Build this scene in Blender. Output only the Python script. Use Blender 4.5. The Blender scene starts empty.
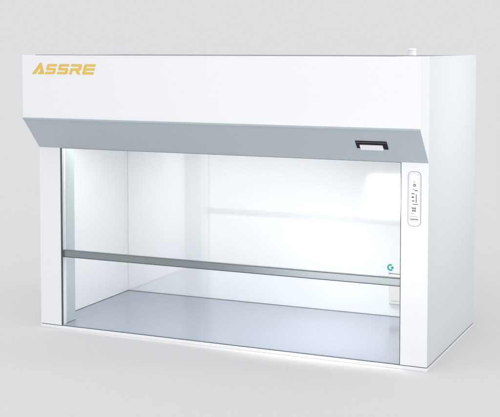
import bpy, bmesh, math
from mathutils import Vector, Matrix

C = bpy.data.collections.new("scene"); bpy.context.scene.collection.children.link(C)
S = bpy.context.scene
R = math.radians

# ------------------------------------------------------------------ sizes (metres, Z = 0 is the worktop)
HW = 0.80          # half width
P = 0.1136         # how far the hood stands out in front
D = 0.7131         # depth
H = 1.0832         # top
Z1 = 0.8385        # lower edge of the hood front
Z2 = 0.7147        # lower edge of the sloped panel
T = 0.0154         # side wall thickness
DI = 0.6746        # inner back wall
PW = 0.0975        # post width
GROUND = -0.0160

# ------------------------------------------------------------------ materials
def mat(name, col, rough=0.4, metal=0.0, bump=0.0, bscale=300.0, vary=0.0, coat=0.0, aniso=None, spec=0.5):
    m = bpy.data.materials.new(name); m.use_nodes = True
    nt = m.node_tree; b = nt.nodes["Principled BSDF"]
    b.inputs["Base Color"].default_value = (*col, 1)
    b.inputs["Roughness"].default_value = rough
    b.inputs["Metallic"].default_value = metal
    b.inputs["Coat Weight"].default_value = coat
    b.inputs["Coat Roughness"].default_value = 0.08
    b.inputs["Specular IOR Level"].default_value = spec
    tc = nt.nodes.new("ShaderNodeTexCoord")
    mp = nt.nodes.new("ShaderNodeMapping")
    nt.links.new(tc.outputs["Object"], mp.inputs["Vector"])
    if aniso: mp.inputs["Scale"].default_value = aniso
    if vary > 0:
        n = nt.nodes.new("ShaderNodeTexNoise"); n.inputs["Scale"].default_value = 6; n.inputs["Detail"].default_value = 6
        nt.links.new(mp.outputs[0], n.inputs["Vector"])
        mr = nt.nodes.new("ShaderNodeMapRange")
        mr.inputs["From Min"].default_value = 0.3; mr.inputs["From Max"].default_value = 0.7
        mr.inputs["To Min"].default_value = rough - vary; mr.inputs["To Max"].default_value = rough + vary
        nt.links.new(n.outputs["Fac"], mr.inputs["Value"]); nt.links.new(mr.outputs[0], b.inputs["Roughness"])
    if bump > 0:
        n = nt.nodes.new("ShaderNodeTexNoise"); n.inputs["Scale"].default_value = bscale; n.inputs["Detail"].default_value = 3
        nt.links.new(mp.outputs[0], n.inputs["Vector"])
        bp = nt.nodes.new("ShaderNodeBump"); bp.inputs["Strength"].default_value = bump; bp.inputs["Distance"].default_value = 0.001
        nt.links.new(n.outputs["Fac"], bp.inputs["Height"]); nt.links.new(bp.outputs[0], b.inputs["Normal"])
    return m

M = {}
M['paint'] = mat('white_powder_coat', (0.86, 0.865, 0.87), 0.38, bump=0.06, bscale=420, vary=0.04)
M['shaded_paint'] = mat('shaded_white_powder_coat', (0.735, 0.76, 0.78), 0.38, bump=0.06, bscale=420, vary=0.04)  # same white paint, with the bluish shade of the sides put into its colour
M['inner'] = mat('white_glossy_liner', (0.875, 0.895, 0.90), 0.05, metal=0.29)
M['inner_side'] = mat('white_side_liner', (0.91, 0.92, 0.925), 0.3)
M['slope'] = mat('blue_grey_panel', (0.468, 0.522, 0.554), 0.42, bump=0.05, bscale=420, vary=0.04)  # one even blue-grey for the sloped panel
M['steel'] = mat('brushed_steel', (0.385, 0.425, 0.485), 0.17, metal=0.5)
M['alu'] = mat('anodised_aluminium', (0.30, 0.335, 0.35), 0.32, metal=0.9)
M['column'] = mat('pale_aluminium', (0.56, 0.61, 0.615), 0.4, metal=0.3, vary=0.04, aniso=(30, 30, 1))
M['roof'] = mat('galvanised_sheet', (0.36, 0.37, 0.38), 0.5, metal=0.5, vary=0.06)
M['gasket'] = mat('grey_rubber', (0.10, 0.115, 0.12), 0.6, bump=0.1)
M['seam'] = mat('grey_sealant', (0.21, 0.22, 0.225), 0.6)
M['black'] = mat('black_plastic', (0.008, 0.009, 0.014), 0.35, spec=0.2)
M['label'] = mat('white_plastic', (0.88, 0.87, 0.90), 0.35)
M['cap'] = mat('bright_white_plastic', (0.93, 0.93, 0.93), 0.35)
M['cream'] = mat('cream_plastic', (0.74, 0.73, 0.68), 0.4)
M['gold'] = mat('gold_lettering', (0.80, 0.54, 0.09), 0.4)
M['teal'] = mat('teal_ink', (0.0, 0.36, 0.33), 0.4)
M['ink'] = mat('dark_grey_ink', (0.15, 0.14, 0.12), 0.5)
M['ink_soft'] = mat('pale_grey_ink', (0.36, 0.37, 0.40), 0.5)
M['ink_line'] = mat('outline_grey_ink', (0.20, 0.21, 0.24), 0.5)
M['ink_blue'] = mat('blue_grey_ink', (0.25, 0.30, 0.42), 0.5)
M['filter'] = mat('white_filter_mesh', (0.8, 0.8, 0.8), 0.6, bump=0.3, bscale=200)

def glass():
    m = bpy.data.materials.new('clear_glass'); m.use_nodes = True
    nt = m.node_tree; nt.nodes.clear()
    o = nt.nodes.new("ShaderNodeOutputMaterial"); mx = nt.nodes.new("ShaderNodeMixShader")
    t = nt.nodes.new("ShaderNodeBsdfTransparent"); t.inputs[0].default_value = (0.99, 0.993, 0.993, 1)
    g = nt.nodes.new("ShaderNodeBsdfGlossy"); g.inputs["Roughness"].default_value = 0.30
    f = nt.nodes.new("ShaderNodeFresnel"); f.inputs["IOR"].default_value = 1.45
    nt.links.new(f.outputs[0], mx.inputs[0]); nt.links.new(t.outputs[0], mx.inputs[1])
    nt.links.new(g.outputs[0], mx.inputs[2]); nt.links.new(mx.outputs[0], o.inputs[0])
    return m
M['glass'] = glass()

# ------------------------------------------------------------------ mesh helpers
def box(bm, x0, x1, y0, y1, z0, z1):
    v = [bm.verts.new((x, y, z)) for z in (z0, z1) for y in (y0, y1) for x in (x0, x1)]
    for f in ((0, 2, 3, 1), (4, 5, 7, 6), (0, 1, 5, 4), (2, 6, 7, 3), (0, 4, 6, 2), (1, 3, 7, 5)):
        bm.faces.new([v[i] for i in f])

def prism_x(bm, prof, x0, x1):
    a = [bm.verts.new((x0, y, z)) for y, z in prof]; b = [bm.verts.new((x1, y, z)) for y, z in prof]
    n = len(prof)
    bm.faces.new(a); bm.faces.new(b[::-1])
    for i in range(n):
        bm.faces.new([a[i], b[i], b[(i + 1) % n], a[(i + 1) % n]])

def slab(bm, poly, d0, d1):
    """outline in the local x/z plane, thickness along local y"""
    a = [bm.verts.new((x, d0, z)) for x, z in poly]; b = [bm.verts.new((x, d1, z)) for x, z in poly]
    n = len(poly)
    bm.faces.new(a); bm.faces.new(b[::-1])
    for i in range(n):
        bm.faces.new([a[i], b[i], b[(i + 1) % n], a[(i + 1) % n]])

def ring(bm, outer, inner, d0, d1):
    n = len(outer)
    def vs(p, d): return [bm.verts.new((x, d, z)) for x, z in p]
    of, if_, ob, ib = vs(outer, d0), vs(inner, d0), vs(outer, d1), vs(inner, d1)
    for i in range(n):
        j = (i + 1) % n
        bm.faces.new([of[i], of[j], if_[j], if_[i]]); bm.faces.new([ob[i], ib[i], ib[j], ob[j]])
        bm.faces.new([of[i], ob[i], ob[j], of[j]]); bm.faces.new([if_[i], if_[j], ib[j], ib[i]])

def lathe(bm, prof, cx, cy, n=48):
    rows = [[bm.verts.new((cx + r * math.cos(2 * math.pi * k / n), cy + r * math.sin(2 * math.pi * k / n), z)) for k in range(n)] for r, z in prof]
    for a, b in zip(rows, rows[1:]):
        for k in range(n):
            bm.faces.new([a[k], a[(k + 1) % n], b[(k + 1) % n], b[k]])
    bm.faces.new(rows[0][::-1]); bm.faces.new(rows[-1])

def obj(name, bm, m, parent=None, bevel=0.0, seg=2, label=None, smooth=False):
    bmesh.ops.recalc_face_normals(bm, faces=bm.faces)
    me = bpy.data.meshes.new(name); bm.to_mesh(me); bm.free()
    me.materials.append(M[m] if isinstance(m, str) else m)
    o = bpy.data.objects.new(name, me); C.objects.link(o)
    if parent: o.parent = parent
    if label: o['label'] = label
    if bevel:
        md = o.modifiers.new('bevel', 'BEVEL'); md.width = bevel; md.segments = seg; md.limit_method = 'ANGLE'; md.angle_limit = R(25)
        md.harden_normals = True
    if bevel or smooth:
        for p in me.polygons: p.use_smooth = True
        if not bevel:
            pass
    return o

def B(name, dims, m, parent, bevel=0.0, **k):
    bm = bmesh.new(); box(bm, *dims); return obj(name, bm, m, parent, bevel, **k)

# ------------------------------------------------------------------ ground sheet reaching the horizon
bm = bmesh.new()
vs = [bm.verts.new(p) for p in ((-400, -400, GROUND), (400, -400, GROUND), (400, 400, GROUND), (-400, 400, GROUND))]
bm.faces.new(vs)
M['studio'] = mat('pale_grey_studio_floor', (0.757, 0.749, 0.742), 0.9, spec=0.0)
g = obj('studio_floor', bm, 'studio'); g['kind'] = 'structure'

# ------------------------------------------------------------------ the cabinet
cab = bpy.data.objects.new('clean_bench_cabinet', None); C.objects.link(cab)
cab.location = (0, 0, 0); cab.empty_display_size = 0.1
cab['label'] = 'large white laminar flow clean bench cabinet with glass sash and gold lettering on its hood'
cab['category'] = 'clean bench'

# base and dark joint above it
B('base', (-HW - 0.0015, HW + 0.0015, -0.0015, D, GROUND, -0.0036), 'paint', cab, 0.0015)
B('base_joint', (-HW + 0.0015, HW - 0.0012, 0.0012, D - 0.002, -0.0041, -0.0012), 'gasket', cab)
# worktop
wt = B('worktop', (-HW + T + 0.0005, HW - T - 0.0005, 0.0016, DI - 0.0005, -0.0012, 0.0006), 'steel', cab)
# inner corner sealant where worktop meets walls
B('worktop_seal', (-HW + T, HW - T, DI - 0.0022, DI - 0.0002, 0.0007, 0.0024), 'seam', cab)
B('worktop_seal', (-HW + T + 0.0002, -HW + T + 0.0022, 0.11, DI - 0.0023, 0.0007, 0.0024), 'seam', cab)

# side walls (outer white skins) with inner liner
for s in (-1, 1):
    x0, x1 = sorted((s * HW, s * (HW - T + 0.002)))
    sp = B('side_panel', (x0, x1, 0.0004 if s < 0 else 0.0004, D, -0.0006, H), 'shaded_paint', cab, 0.0012)
    x0, x1 = sorted((s * (HW - T + 0.0015), s * (HW - T)))
    B('liner', (x0, x1, 0.012, DI, -0.0006, 0.80), 'inner_side', sp)
# back wall
B('back_wall', (-HW + T + 0.0006, HW - T - 0.0006, DI, D - 0.001, -0.0006, H - 0.012), 'inner', cab)
# roof
B('roof_panel', (-HW + T + 0.001, HW - T - 0.001, 0.0, D - 0.002, H - 0.008, H - 0.0015), 'roof', cab)

# ceiling with filter and lamp (above the lip, hidden from the front)
ce = B('ceiling', (-HW + T + 0.001, HW - T - 0.001, -0.02, DI - 0.001, 0.812, 0.83), 'paint', cab)
B('filter', (-0.72, 0.72, 0.16, 0.60, 0.806, 0.8115), 'filter', ce)

# posts
def post(s):
    def bx(x0, x1, *r):
        a, b = sorted((s * x0, s * x1)); return (a, b) + r
    pc = B('post', bx(HW - 0.0006, HW - PW, -0.0012, 0.0000, -0.0008, 0.80), 'paint', cab, 0.0004)
    B('edge_gasket', bx(HW - T - 0.003, 0.6996, 0.0001, 0.0090, -0.0008, 0.80), 'gasket', pc)
    B('sash_guide', bx(HW - T - 0.003, 0.7000, 0.0091, 0.0320, -0.0008, 0.80), 'paint', pc, 0.0006)
    B('column', bx(HW - T - 0.001, 0.7004, 0.0321, 0.0980, 0.0006, 0.80), 'column', pc, 0.0010)
    B('foot_seal', bx(HW - T - 0.0005, 0.6994, 0.0319, 0.0990, 0.0007, 0.0026), 'seam', pc)
    return pc
postL = post(-1); postR = post(1)

# hood
bm = bmesh.new()
prism_x(bm, [(-P, H), (-P, Z1), (-0.0002, Z2), (-0.0002, H)], -HW, HW)
hood = obj('hood', bm, 'paint', cab, 0.0022, 3)
# top trim line of hood
B('top_trim', (-HW + 0.06, HW - 0.09, -P + 0.0020, -0.001, H + 0.0001, H + 0.0022), 'roof', hood, 0.0004)
# sloped panel, slightly proud of the hood
sl = Vector((0, -P, Z1 - Z2)); L = sl.length
ex = Vector((1, 0, 0)); ez = sl.normalized(); ey = ez.cross(ex); 
ey = Vector((0, ez.z, -ez.y)) # into the hood
MS = Matrix(((1, 0, 0, 0), (0, ey.y, ez.y, 0), (0, ey.z, ez.z, Z2), (0, 0, 0, 1)))
def on_slope(o): o.matrix_local = MS; return o
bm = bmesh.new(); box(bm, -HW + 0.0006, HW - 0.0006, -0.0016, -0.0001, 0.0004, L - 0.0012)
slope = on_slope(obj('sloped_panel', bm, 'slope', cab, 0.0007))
bm = bmesh.new(); box(bm, -HW + 0.002, HW - 0.002, -0.0010, 0.0018, -0.0018, 0.0003)
on_slope(obj('lip_strip', bm, 'gasket', cab))  # thin dark strip along the lower edge of the slope
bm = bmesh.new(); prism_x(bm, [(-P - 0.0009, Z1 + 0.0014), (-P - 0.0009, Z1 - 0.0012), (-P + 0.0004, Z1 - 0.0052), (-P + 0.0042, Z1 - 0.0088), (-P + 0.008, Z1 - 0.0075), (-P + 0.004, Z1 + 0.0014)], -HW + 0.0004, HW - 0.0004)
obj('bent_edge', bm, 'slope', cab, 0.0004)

# indicator window in the sloped panel: black bezel, white plate over its lower half
ind = bmesh.new()
box(ind, 0.556, 0.6695, -0.0042, -0.0017, 0.0925, 0.1045)          # top bar
box(ind, 0.556, 0.5680, -0.0042, -0.0017, 0.0680, 0.0924)          # left leg
box(ind, 0.6545, 0.6695, -0.0042, -0.0017, 0.0660, 0.0924)         # right leg
box(ind, 0.5681, 0.6544, -0.0024, -0.0017, 0.0680, 0.0924)         # recessed field
bz = on_slope(obj('indicator', ind, 'black', cab, 0.0005))
bm = bmesh.new(); box(bm, 0.558, 0.6675, -0.0046, -0.0043, 0.0985, 0.0998)
o = obj('bezel_highlight', bm, 'alu', bz)  # highlight line on the black bar, built as a thin pale strip
bm = bmesh.new(); slab(bm, [(0.5700, 0.0615), (0.6500, 0.0615), (0.6525, 0.0640), (0.6525, 0.0860), (0.5690, 0.0860), (0.5690, 0.0630)], -0.0062, -0.0025)
o = obj('cover_plate', bm, 'label', bz, 0.0010)
# lettering ASSRE
XS = 0.288 / 63.5    # metres per photo pixel along the hood face
def LX(px): return -0.7525 + (px - 32.2) * XS
ZB, ZT = 1.0105, 1.0495; HH = ZT - ZB
SH = 0.0115
def letter(polys, x0, x1, name):
    bm = bmesh.new()
    for poly in polys:
        pts = []
        for u, v in poly:
            pts.append((x0 + u * (x1 - x0) + SH * v, ZB + v * HH))
        slab(bm, pts, -P - 0.0011, -P - 0.0001)
    o = obj('letter', bm, 'gold', hood); o['label'] = 'gold letter ' + name; return o
t = 0.235
Spoly = [[(0, 0), (0.9, 0), (1, 0.09), (1, 0.52), (0.9, 0.61), (0.24, 0.61), (0.24, 1 - t), (1, 1 - t), (1, 1), (0.1, 1), (0, 0.91), (0, 0.47), (0.1, 0.385), (0.76, 0.385), (0.76, t), (0, t)]]
# A: slanted wedge with an open notch
bmA = bmesh.new()
xa = LX(32.0)
def A(px, v): return (LX(px), ZB + v * HH)
for poly in ([A(32.0, 0), A(35.6, 0), A(40.6, 0.70), A(40.2, 1.12)],
             [A(40.2, 1.12), A(40.6, 0.70), A(40.3, 0.235), A(43.95, 0.235), A(41.8, 1.12)],
             [A(37.6, 0), A(44.4, 0), A(43.97, 0.22), A(38.9, 0.22)]):
    slab(bmA, poly, -P - 0.0011, -P - 0.0001)
oA = obj('letter', bmA, 'gold', hood); oA['label'] = 'gold letter A'
letter(Spoly, LX(45.2), LX(54.9), 'S')
letter(Spoly, LX(57.3), LX(67.2), 'S')
Rpoly = [[(0, 0), (0.24, 0), (0.24, 0.36), (0.52, 0.36), (0.74, 0), (1.03, 0), (0.80, 0.36), (0.93, 0.38), (1, 0.46), (1, 0.91), (0.92, 1), (0, 1), (0, 0.77), (0.76, 0.77), (0.76, 0.585), (0, 0.585)]]
letter(Rpoly, LX(69.4), LX(80.0), 'R')
Epoly = [[(0.1, 0), (1, 0), (1, t), (0.24, t), (0.24, 0.385), (1, 0.385), (1, 0.615), (0.24, 0.615), (0.24, 1 - t), (1, 1 - t), (1, 1), (0.1, 1), (0, 0.91), (0, 0.09)]]
letter(Epoly, LX(82.2), LX(93.2), 'E')

# cap on the roof
cx, cy = 0.625, 0.40
bm = bmesh.new()
lathe(bm, [(0.0150, H - 0.0014), (0.0160, H), (0.0160, H + 0.0060), (0.0148, H + 0.0072), (0.0148, H + 0.0175), (0.0160, H + 0.0187), (0.0160, H + 0.0235), (0.0135, H + 0.0262), (0.004, H + 0.0270)], cx, cy)
obj('roof_cap', bm, 'cap', cab, 0.0004)

# sash: glass, bottom rail with dark edge seals, round sticker
rail = B('sash', (-0.6998, 0.6998, 0.0100, 0.0290, 0.2755, 0.3010), 'alu', cab, 0.0015)
B('seal', (-0.6996, 0.6996, 0.0088, 0.0280, 0.3011, 0.3024), 'seam', rail)
B('seal', (-0.6996, 0.6996, 0.0088, 0.0280, 0.2738, 0.2754), 'seam', rail)
pane = B('pane', (-0.6996, 0.6996, 0.0180, 0.0210, 0.3025, 0.7900), 'glass', rail)

def arc(cx, cz, r0, r1, a0, a1, n=28):
    out = [(cx + r1 * math.cos(R(a0 + (a1 - a0) * k / n)), cz + r1 * math.sin(R(a0 + (a1 - a0) * k / n))) for k in range(n + 1)]
    inn = [(cx + r0 * math.cos(R(a0 + (a1 - a0) * k / n)), cz + r0 * math.sin(R(a0 + (a1 - a0) * k / n))) for k in range(n + 1)]
    return out, inn
def arc_strip(bm, cx, cz, r0, r1, a0, a1, d0, d1, n=28):
    o_, i_ = arc(cx, cz, r0, r1, a0, a1, n)
    for k in range(n):
        slab(bm, [o_[k], o_[k + 1], i_[k + 1], i_[k]], d0, d1)
lx, lz = 0.6600, 0.3375
bm = bmesh.new()
o_, i_ = arc(lx, lz, 0.0062, 0.0124, 60, 312)
slab(bm, o_ + i_[::-1], 0.0172, 0.0179)
slab(bm, [(lx + 0.0070 + 0.0050 * math.cos(2 * math.pi * k / 20), lz - 0.0002 + 0.0050 * math.sin(2 * math.pi * k / 20)) for k in range(20)], 0.0172, 0.0179)
slab(bm, [(lx + 0.001, lz - 0.0012), (lx + 0.0025, lz - 0.0012), (lx + 0.0025, lz + 0.0012), (lx + 0.001, lz + 0.0012)], 0.0172, 0.0179)
st = obj('sticker', bm, 'teal', rail)
bm = bmesh.new()
for k in range(5):
    box(bm, lx - 0.0085 + k * 0.0036, lx - 0.0060 + k * 0.0036, 0.0172, 0.0179, 0.3165, 0.3185)
obj('printed_line', bm, 'ink_blue', rail)

# control panel on the right post
def rrect(x0, x1, z0, z1, r, n=6):
    pts = []
    for (cx_, cz_, a0) in ((x1 - r, z1 - r, 0), (x0 + r, z1 - r, 90), (x0 + r, z0 + r, 180), (x1 - r, z0 + r, 270)):
        for k in range(n + 1):
            a = R(a0 + 90 * k / n); pts.append((cx_ + r * math.cos(a), cz_ + r * math.sin(a)))
    return pts
YF = -0.0012
cp = (0.7272, 0.7735, 0.4925, 0.6840)
bm = bmesh.new(); slab(bm, rrect(cp[0] + 0.0013, cp[1] - 0.0013, cp[2] + 0.0013, cp[3] - 0.0013, 0.0145), YF - 0.0012, YF - 0.0001)
ctl = obj('control_panel', bm, 'label', cab)
bm = bmesh.new(); ring(bm, rrect(*cp, 0.016), rrect(cp[0] + 0.0012, cp[1] - 0.0012, cp[2] + 0.0012, cp[3] - 0.0012, 0.0148), YF - 0.0016, YF - 0.00005)
obj('outline', bm, 'ink_line', ctl)
bm = bmesh.new(); q = 0.0055; ring(bm, rrect(cp[0] + q, cp[1] - q, cp[2] + q + .012, cp[3] - q, 0.011), rrect(cp[0] + q + .0005, cp[1] - q - .0005, cp[2] + q + .0125, cp[3] - q - .0005, 0.0105), YF - 0.0015, YF - 0.00125)
obj('inner_outline', bm, 'ink_soft', ctl)
def CP(px, py): return 0.7272 + (px - 408.3) * 0.00357, 0.6840 - (py - 171.5) * 0.0035
def mark(bm, px, py, w, h):
    x, z = CP(px, py); box(bm, x - w * .00178, x + w * .00178, YF - 0.0018, YF - 0.00126, z - h * .00175, z + h * .00175)
bm = bmesh.new()
x, z = CP(414.8, 185.2); ring(bm, [(x + .0050 * math.cos(k * .3927), z + .0050 * math.sin(k * .3927)) for k in range(16)],
     [(x + .0022 * math.cos(k * .3927), z + .0022 * math.sin(k * .3927)) for k in range(16)], YF - 0.0018, YF - 0.00126)
obj('round_button', bm, 'ink', ctl)
for a in [(416.6, 190.4, 3.0, 0.9), (413.3, 193.7, 3.0, 0.9), (413.2, 197.1, 2.4, 1.4), (416.6, 198.4, 0.7, 8.6), (413.6, 200.9, 2.6, 0.9), (415.9, 204.2, 5.4, 0.7)]:
    bm = bmesh.new(); mark(bm, *a); obj('printed_bar', bm, 'ink', ctl)
for a in [(413.4, 208.2, 1.6, 1.6), (415.5, 208.2, 1.6, 1.6), (413.4, 210.6, 1.6, 1.6), (415.5, 210.6, 1.6, 1.6)]:
    bm = bmesh.new(); mark(bm, *a); obj('square_button', bm, 'ink', ctl)
for k in range(7):
    bm = bmesh.new(); mark(bm, 411.2 + k * 1.15, 219.2, 0.85, 1.0 + 0.25 * (k % 2)); obj('printed_sign', bm, 'ink', ctl)
for a in [(414.6, 181.8, 1.6, 0.6), (414.2, 189.2, 1.8, 0.7), (411.6, 207.2, 1.4, 0.6), (412.8, 213.6, 3.2, 0.6), (411.6, 216.4, 1.2, 0.6), (413.4, 216.4, 1.2, 0.6), (415.2, 216.4, 1.2, 0.6), (417.0, 216.4, 1.2, 0.6)]:
    bm = bmesh.new(); mark(bm, *a); obj('faint_bar', bm, 'ink_soft', ctl)

# socket box on the back wall
sk = B('socket_box', (0.4590, 0.5790, DI - 0.016, DI - 0.0003, 0.0560, 0.1780), 'cream', cab, 0.0020)
B('socket_joint', (0.4560, 0.5820, DI - 0.0040, DI - 0.0002, 0.0532, 0.1808), 'seam', sk)
B('socket_cover', (0.4680, 0.5700, DI - 0.0178, DI - 0.0161, 0.0700, 0.1660), 'cream', sk, 0.0008)

# ------------------------------------------------------------------ light
WB = (1.22, 1.245, 1.285)
w = bpy.data.worlds.new("World"); S.world = w; w.use_nodes = True
nt = w.node_tree; bg = nt.nodes["Background"]
tc = nt.nodes.new("ShaderNodeTexCoord")
dp = nt.nodes.new("ShaderNodeVectorMath"); dp.operation = 'DOT_PRODUCT'; dp.inputs[1].default_value = Vector((0.06, -0.80, 0.60)).normalized()
nt.links.new(tc.outputs["Generated"], dp.inputs[0])
cr = nt.nodes.new("ShaderNodeValToRGB"); nt.links.new(dp.outputs["Value"], cr.inputs[0])
cr.color_ramp.interpolation = 'EASE'
e = cr.color_ramp.elements
e[0].position = 0.10; e[0].color = (0.725, 0.732, 0.748, 1)
e[1].position = 0.85; e[1].color = (WB[0], WB[1], WB[2], 1)
nt.links.new(cr.outputs[0], bg.inputs[0]); bg.inputs[1].default_value = 1.0

def area(name, loc, tgt, sx, sy, power, col=(1, 1, 1), spread=180):
    l = bpy.data.lights.new(name, 'AREA'); l.shape = 'RECTANGLE'; l.size = sx; l.size_y = sy; l.energy = power; l.color = col; l.spread = R(spread)
    o = bpy.data.objects.new(name, l); C.objects.link(o); o.location = loc
    o.rotation_euler = (Vector(tgt) - Vector(loc)).to_track_quat('-Z', 'Y').to_euler()
    return o
area('bench_lamp', (-0.22, 0.12, 0.795), (-0.26, 0.45, 0.0), 1.0, 0.18, 6.1, (1, 0.99, 0.985), 145)
area('worktop_fill', (0.36, 0.22, 0.795), (0.42, 0.28, 0), 0.60, 0.24, 2.3, (1, 0.98, 0.95), 76)  # added fill, no second lamp there; brightens the right end of the worktop
area('front_softbox', (2.6, -3.2, 1.05), (0.54, 0, 1.10), 0.8, 0.7, 1.12, (1, 0.99, 0.98), 38)
area('rail_fill', (-0.02, -2.0, 0.15), (0.62, 0, 0.42), 0.9, 0.24, 0.25, (1, 0.995, 0.99), 28)  # light added near the ground to whiten the right end of the sash rail
area('side_fill', (3.2, 0.9, 1.5), (0.8, 0.35, 0.98), 0.5, 0.5, 1.10, (1, 0.99, 0.98), 38)  # light added out of view to lift the upper side panel

# ------------------------------------------------------------------ camera
cam = bpy.data.cameras.new('camera'); co = bpy.data.objects.new('camera', cam); C.objects.link(co)
co.location = (1.81897, -3.82063, 1.11478)
co.rotation_euler = (math.pi / 2 - 0.0553527, 0, 0.4173423)
cam.sensor_width = 36; cam.lens = 1137.0045 / 500 * 36
cam.shift_y = -(208.5 - 110.069) / 500
cam.clip_start = 0.05; cam.clip_end = 2000
S.camera = co
S.view_settings.view_transform = 'Standard'; S.view_settings.look = 'None'; S.view_settings.gamma = 1; S.view_settings.exposure = 0
